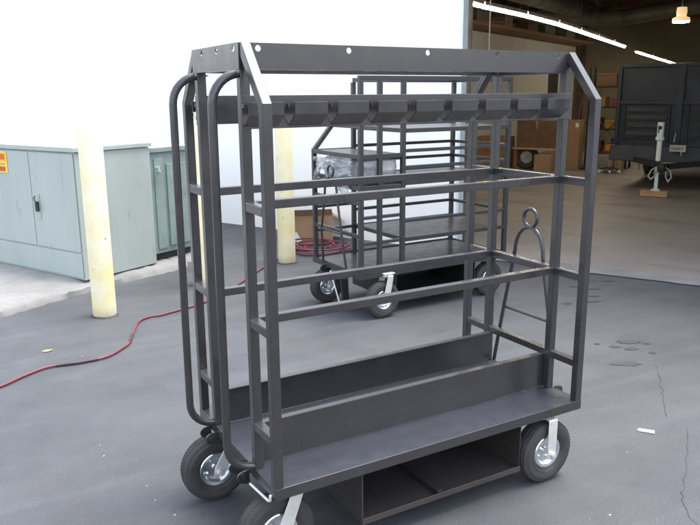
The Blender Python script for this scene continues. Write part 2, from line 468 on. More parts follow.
# ducts and old pipes under the roof
dk = thing('roof_duct', 'dusty sheet metal duct running under the workshop roof', 'duct', GP(-2.4, .6, 0), GA)
MB().lathe([(0.0, 0), (.22, 0), (.22, 14), (0.0, 14)], 20, (0, 0, 4.0), (0, 1, 0), closed=False).build('pipe', 'duct', dk, smooth=40)
for i in range(7): MB().bar((0, 1 + i * 2, 4.2), (0, 1 + i * 2, 4.77), .03).build('hanger', 'duct', dk)
dk2 = thing('cross_duct', 'grey sagging duct crossing high above the parked trailer', 'duct', GP(-4.0, 12.0, 0), GA)
MB().tube([(0, 0, 3.95), (2.5, .2, 3.75), (5, .1, 3.98), (8, -.1, 3.9), (12, 0, 4.0)], .2, 16).build('pipe', 'duct', dk2, smooth=40)
# storage deck over the side wall
loft = thing('storage_loft', 'dark loft of timbers and bundled pipes above the inner side wall', 'loft', GP(-4.62, 6.0, 0), GA)
MB().box(0, .95, 0, 12, 3.47, 3.55).build('deck', 'wood_beam', loft)
r5 = random.Random(5)
for i in range(9):
    y0 = r5.uniform(0.2, 6); l = r5.uniform(2, 5); z = 3.6 + r5.uniform(0, .4)
    MB().bar((r5.uniform(.1, .8), y0, z), (r5.uniform(.1, .85), y0 + l, z + r5.uniform(-.05, .25)), r5.uniform(.05, .12)).build('stored_beam', r5.choice(['wood_beam', 'duct', 'wood_beam']), loft)
for i in range(6):
    y0 = 1 + i * 1.8; MB().box(.1, .1 + r5.uniform(.3, .7), y0, y0 + r5.uniform(.4, .9), 3.56, 3.8 + r5.uniform(0, .4)).build('stored_box', r5.choice(['cartond', 'ceiling', 'duct']), loft, bevel=.01)

# fluorescent rows
def fluoro(p, q):
    p, q = V(p), V(q)
    mid = (p + q) / 2
    t = thing('fluorescent_light', 'lit fluorescent strip in the long chain of strips under the workshop roof', 'light', tuple(mid), 0, 'fluorescent strips hanging in rows')
    a, b = p - mid, q - mid
    d = (b - a).normalized(); a2, b2 = a + d * .03, b - d * .03
    MB().bar(a2 + V((0, 0, .045)), b2 + V((0, 0, .045)), .13, .05).build('housing', 'fixture', t)
    MB().tube([a2, b2], .024, 10).build('tube', 'tube', t, smooth=60)
    for e in (a2 + d * .12, b2 - d * .12):
        MB().tube([e + V((0, 0, .07)), e + V((0, 0, 4.25 - mid.z))], .004, 6).build('chain', 'duct', t)
    return t
def row(pts, n):
    pts = [V(p) for p in pts]
    L = [0]
    for a, b in zip(pts, pts[1:]): L.append(L[-1] + (b - a).length)
    def at(x):
        for i in range(len(L) - 1):
            if x <= L[i + 1] + 1e-6:
                return pts[i].lerp(pts[i + 1], (x - L[i]) / (L[i + 1] - L[i]))
        return pts[-1]
    out = []
    for i in range(n): out.append(fluoro(at(L[-1] * i / n), at(L[-1] * (i + 1) / n)))
    return out
r1 = row([GP(-.80, .65, 3.13), GP(-.82, 1.52, 3.10), GP(-.68, 3.11, 3.08), GP(-.64, 5.21, 3.05), GP(-.88, 10.8, 2.95)], 7)
r2_ = row([GP(-1.19, 13.3, 2.95), GP(-1.22, 18.96, 2.80)], 3)
for t in r2_: t['label'] = 'lit fluorescent strip of the short far row, just above the blue trailer'; t['group'] = 'fluorescent strips of the far row'

pl = thing('pendant_lamp', 'small round lit pendant lamp high above the blue trailer', 'lamp', GP(.82, 8.07, 0), GA)
MB().lathe([(0, 3.50), (.09, 3.50), (.10, 3.42), (.09, 3.33), (.16, 3.30), (.165, 3.24), (0.03, 3.23)], 24, closed=False).build('housing', 'lamp', pl, smooth=40)
MB().lathe([(0, 3.225), (.15, 3.225), (.15, 3.215), (0, 3.20)], 24, closed=False).build('bulb', 'tube', pl, smooth=40)
MB().tube([(0, 0, 3.5), (0, 0, 4.8)], .008, 6).build('cord', 'chain', pl)
hc = MB().tube([(0, 0, 4.2), (0, 0, 2.35)], .007, 6).build('pull_chain', 'chain', loc=GP(.02, .62), rot=(0, 0, GA)); tag(hc, 'thin pale pull chain hanging beside the door jamb', 'chain')

# ------------------------------------------------------------------ trailer in the bay
trl = thing('box_trailer', 'dark slate blue box trailer parked nose out inside the workshop bay', 'trailer', GP(1.07, 7.3, 0), GA)
X = 1.16
mb = MB(); mb.box(-X, X, .02, 4.6, .62, 2.42); mb.build('body', 'trailer', trl, bevel=.02)
mb = MB(); mb.prism([(-X - .06, -.10, .56), (-X - .06, .30, .56), (-X - .06, .30, .86), (-X - .06, -.02, .86)], (2 * X + .12, 0, 0)); mb.build('bumper', 'trailer', trl, bevel=.015)
mb = MB()
for x in (-X, -.065, X - .07): mb.box(x, x + (.13 if x == -.065 else .07), -.035, .018, .88, 2.42)
mb.box(-X + .07, -.065, -.03, .018, 1.66, 1.72); mb.box(.065, X - .07, -.03, .018, 1.66, 1.72)
mb.box(-X + .07, -.065, -.03, .018, 2.36, 2.42); mb.box(.065, X - .07, -.03, .018, 2.36, 2.42)
mb.build('front_frame', 'trailer', trl, bevel=.006)
for sx in (-1, 1):
    c = sx * .58
    mb = MB(); mb.box(c - .40, c + .40, -.004, .019, .98, 1.64)
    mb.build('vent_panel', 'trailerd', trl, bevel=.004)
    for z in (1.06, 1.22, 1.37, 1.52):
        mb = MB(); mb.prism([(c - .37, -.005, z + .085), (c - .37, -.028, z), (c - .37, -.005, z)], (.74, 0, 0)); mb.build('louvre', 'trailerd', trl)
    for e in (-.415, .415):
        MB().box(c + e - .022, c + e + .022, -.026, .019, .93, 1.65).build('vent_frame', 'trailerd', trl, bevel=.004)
for (x, y) in ((-X + .1, 3.0), (X - .1, 3.0)):
    MB().lathe([(.30, -.09), (.34, -.07), (.34, .07), (.30, .09), (.15, .09), (.15, -.09)], 28, (x, y, .345), (1, 0, 0)).build('wheel', 'rubber', trl, smooth=40)
mb = MB(); mb.bar((-.85, .1, .60), (-.05, -.86, .55), .08, .10); mb.bar((.85, .1, .60), (.05, -.86, .55), .08, .10); mb.bar((0, -.8, .55), (0, -1.16, .52), .10, .10)
mb.build('drawbar', 'black', trl)
mb = MB(); mb.lathe([(0, .12), (.05, .11), (.07, .05), (.07, -.02), (.04, -.06), (0, -.06)], 16, (0, -1.18, .52), closed=False); mb.build('coupler', 'black', trl, smooth=40)
jk = MB()
jk.lathe([(0, 1.36), (.058, 1.355), (.058, 1.10), (.075, 1.09), (.075, 1.04), (.045, 1.02), (.045, .66), (0, .66)], 20, (-.1, -1.02, 0), closed=False)
j = jk.build('tongue_jack', 'white', trl, smooth=40)
MB().lathe([(.048, .66), (.052, .655), (.052, .57), (.048, .565)], 18, (-.1, -1.02, 0)).build('collar', 'black', j, smooth=40)
MB().lathe([(0, .57), (.034, .57), (.034, .15), (.075, .14), (.075, .115), (0, .115)], 18, (-.1, -1.02, 0), closed=False).build('ram', 'white', j, smooth=40)
mb = MB(); mb.lathe([(0, -.066), (.035, -.066), (.035, -.06), (0, -.06)], 16, (-.1, -1.02, 1.26), (0, 1, 0), closed=False); mb.bar((-.12, -1.09, 1.16), (-.12, -1.09, 1.30), .02, .012); mb.build('crank', 'black', j)
for sx, dz in ((-1, 0), (1, .03)):
    pts = [(sx * .06 - .02, -1.08, .56), (sx * .16 - .02, -1.12, .50), (sx * .20 - .03, -1.12, .38), (sx * .15 - .03, -1.12, .33 - dz), (sx * .10 - .03, -1.1, .38), (sx * .08 - .02, -1.08, .47)]
    MB().tube(pts, .014, 8).build('safety_chain', 'chain', trl, smooth=60)
pt = MB(); pt.box(-.10, .19, -.16, -.15, .77, .90); pto = pt.build('licence_plate', 'chain', trl, bevel=.003)
pto.location = (.02, 0, 0)
mb = MB()
for i, x in enumerate((-.06, -.015, .03, .075, .12)): mb.box(x, x + .022, -.165, -.161, .815, .85)
mb.build('plate_characters', 'cartond', pto)
mb = MB(); mb.bar((-.02, -.12, .95), (.0, -.12, 1.12), .016); mb.bar((.13, -.12, .70), (.13, -.12, .78), .02); mb.build('plate_bracket', 'chain', trl)
wb = MB().box(-.235, .235, -.1, .1, .009, .112).build('timber_block', 'wood', bevel=.008, loc=GP(.955, 6.28), rot=(0, 0, GA + R(3)))
tag(wb, 'short pale timber block on the workshop floor under the white trailer jack', 'wood block')

# ------------------------------------------------------------------ clutter inside the bay
def carton(name, label, s, d, w, dp, h, mat, z=0.006, rz=0, open_=False, labelp=None, cat='box'):
    t = thing(name, label, cat, GP(s, d, z), GA + rz)
    mb = MB(); mb.box(-w / 2, w / 2, -dp / 2, dp / 2, 0, h); mb.build('carton', mat, t, bevel=.006)
    mb = MB(); mb.box(-w / 2 + .004, w / 2 - .004, -.012, .012, h + .001, h + .004); mb.box(-.025, .025, -dp / 2 - .003, -dp / 2 - .001, h * .7, h); mb.build('tape', 'carton', t)
    if labelp:
        x, zz, lw, lh = labelp; MB().box(x - lw / 2, x + lw / 2, -dp / 2 - .006, -dp / 2 - .003, zz - lh / 2, zz + lh / 2).build('shipping_label', 'paper', t)
    return t
carton('cardboard_box', 'orange brown cardboard box with a white shipping label deep in the bay', -3.72, 9.9, .82, .6, .80, 'cartono', labelp=(.26, .62, .17, .1))
carton('cardboard_box', 'tall narrow tan carton standing upright behind the cart end posts', -1.87, 10.5, .36, .35, 1.22, 'carton', labelp=(.11, 1.1, .08, .1))
wbch = thing('workbench', 'low timber bench against the side wall carrying a dark brown crate', 'bench', GP(-2.6, 10.1, .005), GA)
MB().box(-.6, .6, -.35, .35, .50, .55).build('top', 'wood', wbch, bevel=.005)
for x in (-.53, .53):
    for y in (-.28, .28): MB().box(x - .04, x + .04, y - .04, y + .04, 0, .499).build('leg', 'wood_beam', wbch)
carton('wooden_crate', 'dark brown crate sitting on the low timber bench', -2.6, 10.1, 1.02, .6, .66, 'cartond', z=.556, cat='crate')
carton('cardboard_box', 'squat tan carton on the floor under the low timber bench', -2.32, 9.62, .42, .2, .40, 'carton')
st = thing('spare_tyre', 'black spare tyre leaning under the bench beside the squat carton', 'tyre', GP(-2.9, 10.0, .30), GA + R(12))
MB().lathe([(.16, -.07), (.27, -.09), (.30, -.05), (.30, .05), (.27, .09), (.16, .07)], 32, (0, 0, 0), (0, 1, 0)).build('tyre', 'rubber', st, smooth=40)
MB().lathe([(0, -.03), (.15, -.04), (.165, 0), (.15, .04), (0, .03)], 24, (0, 0, 0), (0, 1, 0), closed=False).build('rim', 'chain', st, smooth=40)
rk = thing('storage_rack', 'tall dark metal rack with red and yellow goods at the far end of the bay', 'rack', GP(-1.25, 11.4, .005), GA)
for x in (-.5, .5):
    for y in (-.22, .22): MB().box(x - .025, x + .025, y - .025, y + .025, 0, 2.5).build('post', 'black', rk)
for z in (.35, .95, 1.5, 2.0): MB().box(-.5, .5, -.24, .24, z, z + .035).build('shelf', 'black', rk)
mb = MB(); mb.bar((-.5, -.25, .4), (.5, -.25, 1.5), .03, .012); mb.bar((.5, -.25, .4), (-.5, -.25, 1.5), .03, .012); mb.build('brace', 'black', rk)
goods = [(-.3, .99, .22, .28, 'redp', 'red parts bin on the second shelf of the dark rack', 'parts_bin', 'bin'), (.05, .99, .25, .2, 'yellow', 'yellow parts bin on the second shelf of the dark rack', 'parts_bin', 'bin'), (.32, .99, .2, .33, 'blue', 'blue parts bin on the second shelf of the dark rack', 'parts_bin', 'bin'),
         (-.25, 1.54, .3, .25, 'yellow', 'yellow case on the third shelf of the dark rack', 'tool_case', 'case'), (.2, 1.54, .3, .2, 'redp', 'red case on the third shelf of the dark rack', 'tool_case', 'case'),
         (-.3, .39, .3, .3, 'cartond', 'brown carton on the lowest shelf of the dark rack', 'cardboard_box', 'box'), (.25, .39, .3, .36, 'blue', 'dark blue tub on the lowest shelf of the dark rack', 'storage_tub', 'tub'), (-.12, 2.04, .5, .32, 'cartond', 'dark brown case on the top shelf of the dark rack', 'tool_case', 'case')]
for (x, z, w, h, m, lab, nm, ct) in goods:
    t = thing(nm, lab, ct, tuple(V(GP(-1.25, 11.4, z)) + GW * x), GA + R(random.uniform(-6, 6)))
    MB().box(-w / 2, w / 2, -.17, .17, 0, h * .82).build('body', m, t, bevel=.012)
    MB().box(-w / 2 - .008, w / 2 + .008, -.178, .178, h * .82, h).build('lid', m, t, bevel=.008)
more = [(-.42, .99, .10, .40, 'black', 'black upright canister squeezed at the left end of the second shelf', 'canister', 'canister'), (.44, 1.54, .09, .34, 'wood', 'narrow tan tube at the right end of the third shelf', 'storage_tube', 'tube'), (.30, 2.04, .24, .22, 'yellow', 'small yellow case at the right end of the top shelf', 'tool_case', 'case'),
        (0, .39, .16, .22, 'orange', 'small orange tin between carton and tub on the lowest shelf', 'paint_tin', 'tin')]
for (x, z, w, h_, m, lab, nm, ct) in more:
    t = thing(nm, lab, ct, tuple(V(GP(-1.25, 11.4, z)) + GW * x), GA)
    MB().lathe([(0, 0), (w / 2, 0), (w / 2, h_ * .86), (w * .42, h_ * .9), (0, h_ * .9)], 18, closed=False).build('body', m, t, smooth=40)
    MB().lathe([(0, h_ * .9), (w * .25, h_ * .9), (w * .25, h_), (0, h_)], 14, closed=False).build('lid', 'black', t, smooth=40)
for i, (s_, d_, hh, m, lab) in enumerate([(-.98, 10.9, 1.5, 'redp', 'red steel bar leaning on the dark rack'), (-.92, 10.95, 1.25, 'yellow', 'yellow steel bar leaning on the dark rack'), (-1.55, 10.9, 1.9, 'black', 'long black pipe leaning on the dark rack'), (-.70, 10.6, 1.0, 'wood_beam', 'short brown timber leaning in front of the stepladder')]):
    o = MB().bar((0, 0, 0), (.06, .22, hh), .045, .045).build('leaning_bar', m, loc=GP(s_, d_, .006), rot=(0, 0, GA)); tag(o, lab, 'bar')
ht = thing('hand_truck', 'red hand truck leaning on the dark storage rack', 'hand truck', GP(-1.72, 10.75, .005), GA)
for x in (-.16, .16): MB().tube([(x, -.1, .15), (x, .12, 1.5), (x * .8, .16, 1.7)], .016, 10).build('rail', 'redp', ht, smooth=60)
MB().tube([(-.13, .16, 1.7), (0, .17, 1.76), (.13, .16, 1.7)], .016, 10).build('handle', 'redp', ht, smooth=60)
for z in (.45, .8, 1.15): MB().tube([(-.16, -.1 + .163 * (z - .15), z), (.16, -.1 + .163 * (z - .15), z)], .012, 8).build('crossbar', 'redp', ht, smooth=60)
MB().box(-.2, .2, -.32, -.09, .02, .035).build('toe_plate', 'black', ht)
for x in (-.22, .22): MB().lathe([(.05, -.03), (.12, -.03), (.125, 0), (.12, .03), (.05, .03)], 20, (x, .0, .13), (1, 0, 0)).build('wheel', 'rubber', ht, smooth=40)
sl = thing('rolling_stool', 'low dark rolling stool with pale casters in front of the rack', 'stool', GP(-.86, 10.1, .005), GA)
MB().lathe([(0, .52), (.17, .52), (.18, .49), (.17, .45), (0, .45)], 24, closed=False).build('seat', 'redp', sl, smooth=40)
MB().tube([(0, 0, .12), (0, 0, .45)], .025, 12).build('column', 'chain', sl, smooth=50)
for i in range(5):
    a = i * 2 * math.pi / 5; c, s_ = math.cos(a), math.sin(a)
    MB().bar((0, 0, .12), (.24 * c, .24 * s_, .08), .035, .025).build('foot', 'black', sl)
    MB().lathe([(0, -.02), (.035, -.02), (.038, 0), (.035, .02), (0, .02)], 14, (.24 * c, .24 * s_, .04), (-s_, c, 0), closed=False).build('castor', 'white', sl, smooth=40)
ld = thing('stepladder', 'yellow stepladder standing folded between rack and trailer', 'ladder', GP(-.62, 11.2, .005), GA)
for x in (-.2, .2): MB().bar((x, 0, 0), (x * .8, .35, 1.75), .05, .025).build('rail', 'yellow', ld)
for i in range(5): z = .3 + i * .32; MB().box(-.19, .19, .2 * z - .04, .2 * z + .05, z, z + .02).build('step', 'yellow', ld)

# ------------------------------------------------------------------ utility cabinets
c1 = thing('utility_cabinet', 'long pale green utility cabinet with double doors beside the nearest bollard', 'cabinet', GP(-2.36, -3.62, .10), GA)
Wc, Dc, Hc = 4.2, .92, 1.31
MB().box(-Wc, 0, 0, Dc, 0, Hc - .05).build('body', 'cab', c1, bevel=.006)
MB().box(-Wc - .02, .02, -.025, Dc + .02, Hc - .045, Hc - .004).build('roof_lip', 'cab', c1, bevel=.004)
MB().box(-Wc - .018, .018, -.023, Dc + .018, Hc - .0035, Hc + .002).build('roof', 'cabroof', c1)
MB().box(-Wc, -.012, -.012, -.004, .02, .268).build('base_panel', 'cab', c1, bevel=.003)
for (x0, x1) in ((-.735 - .0, -.015), (-1.45, -.745), (-2.2, -1.46), (-2.95, -2.21)):
    dr = MB().box(x0, x1, -.014, -.004, .283, Hc - .062).build('door', 'cab', c1, bevel=.004)
    if x0 == -.735:
        hx = -.61
        pass
def cab_handle(hx, parent):
    h = MB(); h.box(hx - .035, hx + .03, -.022, -.015, .57, .83); ho = h.build('handle', 'cab', parent, bevel=.003)
    mb = MB(); mb.box(hx - .008, hx + .026, -.052, -.023, .65, .75); mb.tube([(hx, -.05, .75), (hx, -.06, .79), (hx + .012, -.05, .81)], .006, 8); mb.build('lever', 'cabdark', ho, bevel=.003)
drs = [o for o in c1.children if o.name.startswith('door')]
cab_handle(-.64, drs[0])
hl = MB().box(-1.475, -1.115, -.021, -.0155, 1.015, 1.235).build('warning_label', 'labely', drs[1])
MB().box(-1.455, -1.13, -.0235, -.0215, 1.135, 1.222).build('label_band', 'orange', hl)
mb = MB()
for i in range(9):
    x = -1.445 + i * .034
    mb.box(x, x + .008, -.0262, -.0236, 1.15, 1.21); mb.box(x + .016, x + .022, -.0262, -.0236, 1.15, 1.21)
    if i % 2: mb.box(x + .009, x + .0155, -.0262, -.0236, 1.20, 1.21)
    mb.box(x, x + .006, -.0262, -.0216, 1.03, 1.075); mb.box(x + .012, x + .018, -.0262, -.0216, 1.03, 1.08); mb.box(x, x + .014, -.0262, -.0216, 1.10, 1.11)
mb.build('label_print', 'glyph', hl)
c2 = thing('utility_cabinet', 'lower green utility cabinet with a recessed side panel nearest the building wall', 'cabinet', GP(-2.42, -2.66, .11), GA)
MB().box(-1.7, 0, 0, .60, .07, 1.18).build('body', 'cab2', c2, bevel=.006)
MB().box(-1.66, -.04, .03, .57, 0, .068).build('plinth', 'cabdark', c2)
MB().box(-1.72, .03, -.02, .62, 1.183, 1.232).build('roof_lip', 'cab2', c2, bevel=.004)
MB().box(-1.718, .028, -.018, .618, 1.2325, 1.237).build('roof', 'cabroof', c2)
mb = MB(); mb.box(.002, .012, .05, .18, .12, 1.12); mb.box(.002, .022, .22, .56, .14, 1.05); mb.build('side_panel', 'cab2', c2, bevel=.004)
mb = MB(); mb.tube([(.015, .07, 1.02), (.05, .08, 1.03), (.055, .09, .98), (.015, .1, .97)], .008, 8); mb.build('lifting_eye', 'zincw', c2)

# ------------------------------------------------------------------ bollards
def bollard(label, s, d, h, tilt=(0, 0), seed=1):
    t = thing('bollard', label, 'bollard', GP(s, d, 0), R(seed * 40))
    r = .10
    prof = [(r, -.05), (r, h - .035), (r * .93, h - .012), (r * .6, h), (0, h + .004)]
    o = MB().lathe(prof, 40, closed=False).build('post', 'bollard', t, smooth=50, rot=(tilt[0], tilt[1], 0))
    MB().lathe([(r + .002, 0.003), (r + .012, .003), (r + .010, .007), (r + .001, .012)], 40, mod=lambda i, j: .009 * math.sin(i * .55 + seed) + .004 * math.sin(i * 2.3) if j in (1, 2) else 0).build('base_collar', 'stain', t, smooth=50)
    return t
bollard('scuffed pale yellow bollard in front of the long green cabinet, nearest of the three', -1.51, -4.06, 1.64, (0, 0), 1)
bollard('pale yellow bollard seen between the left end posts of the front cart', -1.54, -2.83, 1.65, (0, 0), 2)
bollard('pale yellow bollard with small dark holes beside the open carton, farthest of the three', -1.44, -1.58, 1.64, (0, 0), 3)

# ------------------------------------------------------------------ carton with flaps, hose, cord
cb = thing('cardboard_box', 'open brown cardboard box with raised flaps by the white wall behind the far cart', 'box', (3.22, 6.12, 0), R(-20))
mb = MB(); w, dp, h = .30, .22, .36
mb.box(-w, w, -dp, -dp + .008, 0.004, h); mb.box(-w, w, dp - .008, dp, 0.004, h); mb.box(-w, -w + .008, -dp + .008, dp - .008, 0.004, h); mb.box(w - .008, w, -dp + .008, dp - .008, 0.004, h); mb.box(-w + .009, w - .009, -dp + .009, dp - .009, 0.004, .012)
mb.build('carton', 'carton', cb)
mb = MB(); mb.prism([(-w, -dp, h + .001), (w, -dp, h + .001), (w * .9, -dp - .12, h + .10), (-w * .9, -dp - .12, h + .10)], (0, 0, .006)); mb.prism([(-w, -dp, h + .001), (-w, dp, h + .001), (-w - .02, dp, h + .22), (-w + .03, -dp, h + .20)], (-.006, 0, 0)); mb.prism([(w, -dp, h + .001), (w, dp, h + .001), (w + .16, dp, h - .10), (w + .16, -dp, h - .10)], (0, 0, .006)); mb.build('flap', 'carton', cb)
mb = MB(); mb.prism([(-w - .003, -.06, .02), (-w - .003, .12, .02), (-w - .003, .04, .2)], (-.002, 0, 0)); mb.prism([(-.26, -dp - .003, .03), (-.10, -dp - .003, .03), (-.18, -dp - .003, .17)], (0, -.002, 0)); mb.build('shipping_label', 'paper', cb)
def smooth_path(pts, sub=8):
    P = [V(p) for p in pts]; out = []
    for i in range(len(P) - 1):
        p0, p1, p2, p3 = P[max(i - 1, 0)], P[i], P[i + 1], P[min(i + 2, len(P) - 1)]
        for k in range(sub):
            t = k / sub
            out.append(0.5 * ((2 * p1) + (p2 - p0) * t + (2 * p0 - 5 * p1 + 4 * p2 - p3) * t * t + (3 * p1 - p0 - 3 * p2 + p3) * t ** 3))
    return out + [P[-1]]
cpts = [(-2.6, 1.9), (-1.6, 2.35), (-1.029, 2.625), (-.789, 2.726), (-.622, 2.85), (-.458, 2.938), (-.24, 2.917), (-.053, 2.94), (.084, 3.059), (.166, 3.169), (.247, 3.386), (.367, 3.672), (.486, 3.767), (.593, 3.77), (.924, 3.894), (1.117, 4.008), (1.571, 4.422), (1.994, 4.871), (2.435, 5.304), (2.836, 5.586)]
cp = smooth_path([(x, y, .014) for x, y in cpts])
cd = thing('air_hose', 'thin red hose snaking across the asphalt from the left edge', 'hose', (0, 0, 0))
i0 = next(i for i, p in enumerate(cp) if p.x > -.42); i1 = next(i for i, p in enumerate(cp) if p.x > -.10)
MB().tube(cp, .009, 10).build('hose', 'cord', cd, smooth=60)
MB().tube(cp[i0:i1], .0105, 10).build('tape_wrap', 'tape', cd, smooth=60)
MB().tube([cp[next(i for i, p in enumerate(cp) if p.x > .17)] , cp[next(i for i, p in enumerate(cp) if p.x > .23)]], .012, 10).build('coupling', 'tape', cd, smooth=60)
r6 = random.Random(9); pts = []
for i in range(76):
    a = i * .42; k = 1 + .25 * math.sin(i * .13)
    pts.append((2.98 + (.30 * k + .05 * math.sin(i * .7)) * math.cos(a) + .15 * math.sin(i * .05), 5.48 + (.27 * k + .04 * math.cos(i * .9)) * math.sin(a), .016 + .02 * (i // 12) * .6 + .012 * math.sin(i * .5) + .012))
hz = MB().tube(smooth_path(pts, 5), .0105, 8).build('hose_coil', 'cord', smooth=60)
tag(hz, 'tangled coil of red hose lying in front of the open carton', 'hose')

# litter
lit = [(2.335, .112, .045, .012, 'flattened white paper stub on the asphalt right of the front cart'), ]
for (x, y, a, b, lab) in lit:
    o = MB().prism([(-a, -b, 0), (a, -b * 1.3, 0), (a * .95, b, 0), (-a * .9, b * 1.1, 0)], (0, 0, .008)).build('paper_scrap', 'paper', loc=(x, y, .003), rot=(0, 0, R(-52)))
    tag(o, lab, 'litter')
mb = MB(); r7 = random.Random(21)
for (x, y) in [(.393, 1.304), (-.384, 1.555), (-.392, 1.413), (-.274, .986), (-.274, .838), (-.23, .664), (.183, 2.188), (-.341, 3.918), (1.49, -.358), (1.387, -.334), (4.696, 2.017), (2.049, .007)] + [(r7.uniform(-1.5, 4.5), r7.uniform(-1.2, 4.2)) for _ in range(14)]:
    r = r7.choice([.003, .004, .005, .006]); n = 6
    mb.add([(x + r * math.cos(k * 1.047) * r7.uniform(.6, 1.2), y + r * math.sin(k * 1.047) * r7.uniform(.6, 1.2), .001) for k in range(n)] + [(x, y, r * .9)], [(k, (k + 1) % n, n) for k in range(n)])
gr = mb.build('gravel', 'grit'); gr['kind'] = 'stuff'; tag(gr, 'tiny white grit specks scattered over the asphalt', 'grit')
lf = MB().prism(blob(0, 0, .035, .02, 0, 77, 0), (0, 0, .004)).build('dry_leaf', 'wood', loc=(-.41, 3.33, .004)); tag(lf, 'small dry tan leaf on the asphalt left of the nearest bollard', 'leaf')

# ------------------------------------------------------------------ casters
TR, TW = .16, .095
def caster(parent, u, v, lean=0.0, near=-1, swivel=False, top=.358):
    """u,v = axle centre. fork is the part; tyre and rim its sub-parts. lean = offset of the pivot along u."""
    fk = MB(); hw = TW / 2 + .014
    px = u + lean
    fk.box(px - .055, px + .055, v - .046, v + .046, top - .012, top - .001)
    if swivel: fk.lathe([(0, top - .016), (.045, top - .016), (.05, top - .03), (.04, top - .042), (0, top - .042)], 20, (px, v, 0), closed=False)
    for sd in (-1, 1):
        y = v + sd * hw
        zc = top - .02
        if swivel:
            poly = [(px - .028, zc), (px + .028, zc), (u + .030 + lean * .25, TR + .03), (u + .026, TR - .022), (u - .026, TR - .022), (u - .030 + lean * .1, TR + .02)]
        else:
            poly = [(px - .028, zc), (px + .028, zc), (u + .028, TR + .05), (u + .026, TR - .022), (u - .026, TR - .022), (u - .028, TR + .05)]
        fk.prism([(a, y - .003, b) for a, b in poly], (0, .006, 0))
        fk.box(px - .026, px + .026, min(y, v + sd * .03), max(y, v + sd * .03), zc - .003, zc + .004)
        fk.lathe([(0, -.012), (.014, -.012), (.014, .012), (0, .012)], 6, (u, y + sd * .008, TR), (0, 1, 0), closed=False)
    f = fk.build('caster', 'strap', parent, bevel=.002, smooth=35)
    # tyre with ribbed zig-zag tread
    t = TW / 2; rin = .083
    prof = [(rin, -.030), (rin + .010, -t + .008), (.104, -t + .002), (.106, -t + .004), (.118, -t), (.136, -t + .0015), (.138, -t + .004), (.150, -t + .010)]
    tread = [-.036, -.030, -.0275, -.0170, -.0145, -.0055, -.003, .003, .0055, .0145, .0170, .0275, .030, .036]
    n0 = len(prof); nt_ = len(tread)
    prof += [(TR - .0042 * (abs(x) / .036) ** 2.4, x) for x in tread]
    prof += [(.150, t - .010), (.138, t - .004), (.136, t - .0015), (.118, t), (.106, t - .004), (.104, t - .002), (rin + .010, t - .008), (rin, .030)]
    def mod(i, j):
        k = j - n0
        if not 0 <= k < nt_: return 0
        if k in (2, 5, 8, 11): return -.0040
        if k in (1, 12): return -.0016 if i % 3 == 0 else 0
        if k in (0, 13): return -.0030 if i % 3 == 0 else 0
        return -.0018 if (i + (k // 2)) % 3 == 0 else 0
    tb = MB().lathe(prof, 168, (u, v, TR), (0, 1, 0), mod=mod).build('tyre', 'rubber', f, smooth=24)
    # pressed steel rim: dished both sides
    rp = [(0, -.022), (.018, -.022), (.018, -.012), (.030, -.010), (.055, -.016), (.066, -.034), (.080, -.037), (.0845, -.033), (.084, .033), (.080, .037), (.066, .034), (.055, .016), (.030, .010), (.018, .012), (.018, .022), (0, .022)]
    rm = MB().lathe(rp, 48, (u, v, TR), (0, 1, 0), closed=False)
    for k in range(4):
        a = k * math.pi / 2 + .5
        rm.lathe([(0, -.024), (.007, -.024), (.007, .024), (0, .024)], 6, (u + .042 * math.cos(a), v, TR + .042 * math.sin(a)), (0, 1, 0), closed=False)
    rm.build('rim', 'zinc', f, smooth=35)
    return f

def tow_bar(parent, u0, vc, mat, sgn=1, r=.0105, H=1.0):
    """A-shaped round-bar tow handle stowed upright: legs, arch and crossbar, ring child."""
    e = u0
    zb, za = .40, .40 + .655
    leg = [(e - sgn * .01, vc + .205, zb), (e + sgn * .02, vc + .175, .72), (e + sgn * .02, vc + .105, .40 + .65)]
    arch = []
    for i in range(0, 13):
        a = math.pi * i / 12
        arch.append((e + sgn * .02, vc + .105 * math.cos(a), za + .145 * math.sin(a)))
    leg2 = [(e + sgn * .02, vc - .105, .40 + .65), (e + sgn * .02, vc - .175, .72), (e - sgn * .01, vc - .205, zb)]
    mb = MB(); mb.tube(smooth_path(leg[:2], 4) + smooth_path([leg[1], leg[2]], 4)[1:-1] + arch + smooth_path([leg2[0], leg2[1]], 4)[1:] + [leg2[2]], r, 12)
    mb.tube([(e + sgn * .02, vc - .172, .725), (e + sgn * .02, vc + .172, .725)], r * .85, 10)
    t = mb.build('tow_handle', mat, parent, smooth=50)
    rg = [(e + sgn * .02, vc + .048 * math.cos(2 * math.pi * i / 28), za + .145 + .048 + .048 * math.sin(2 * math.pi * i / 28)) for i in range(28)]
    MB().tube(rg, r * .95, 10, closed=True).build('ring', mat, t, smooth=60)
    return t

def lug(parent, u, v, z, mat, out=-1):
    k = .028; r = .026; n = 14
    pts = [(u + out * (k + r * math.sin(a)), v - .004, z + r * math.cos(a)) for a in [math.pi * i / n for i in range(n + 1)]]
    pts += [(u, v - .004, z - .036), (u, v - .004, z + .030)]
    mb = MB(); mb.prism(pts, (0, .008, 0))
    o = mb.build('hinge_lug', mat, parent, smooth=35)
    MB().lathe([(0, -.010), (.009, -.010), (.009, .010), (0, .010)], 12, (u + out * k, v, z), (0, 1, 0), closed=False).build('pin', 'black', o, smooth=40)
    return o

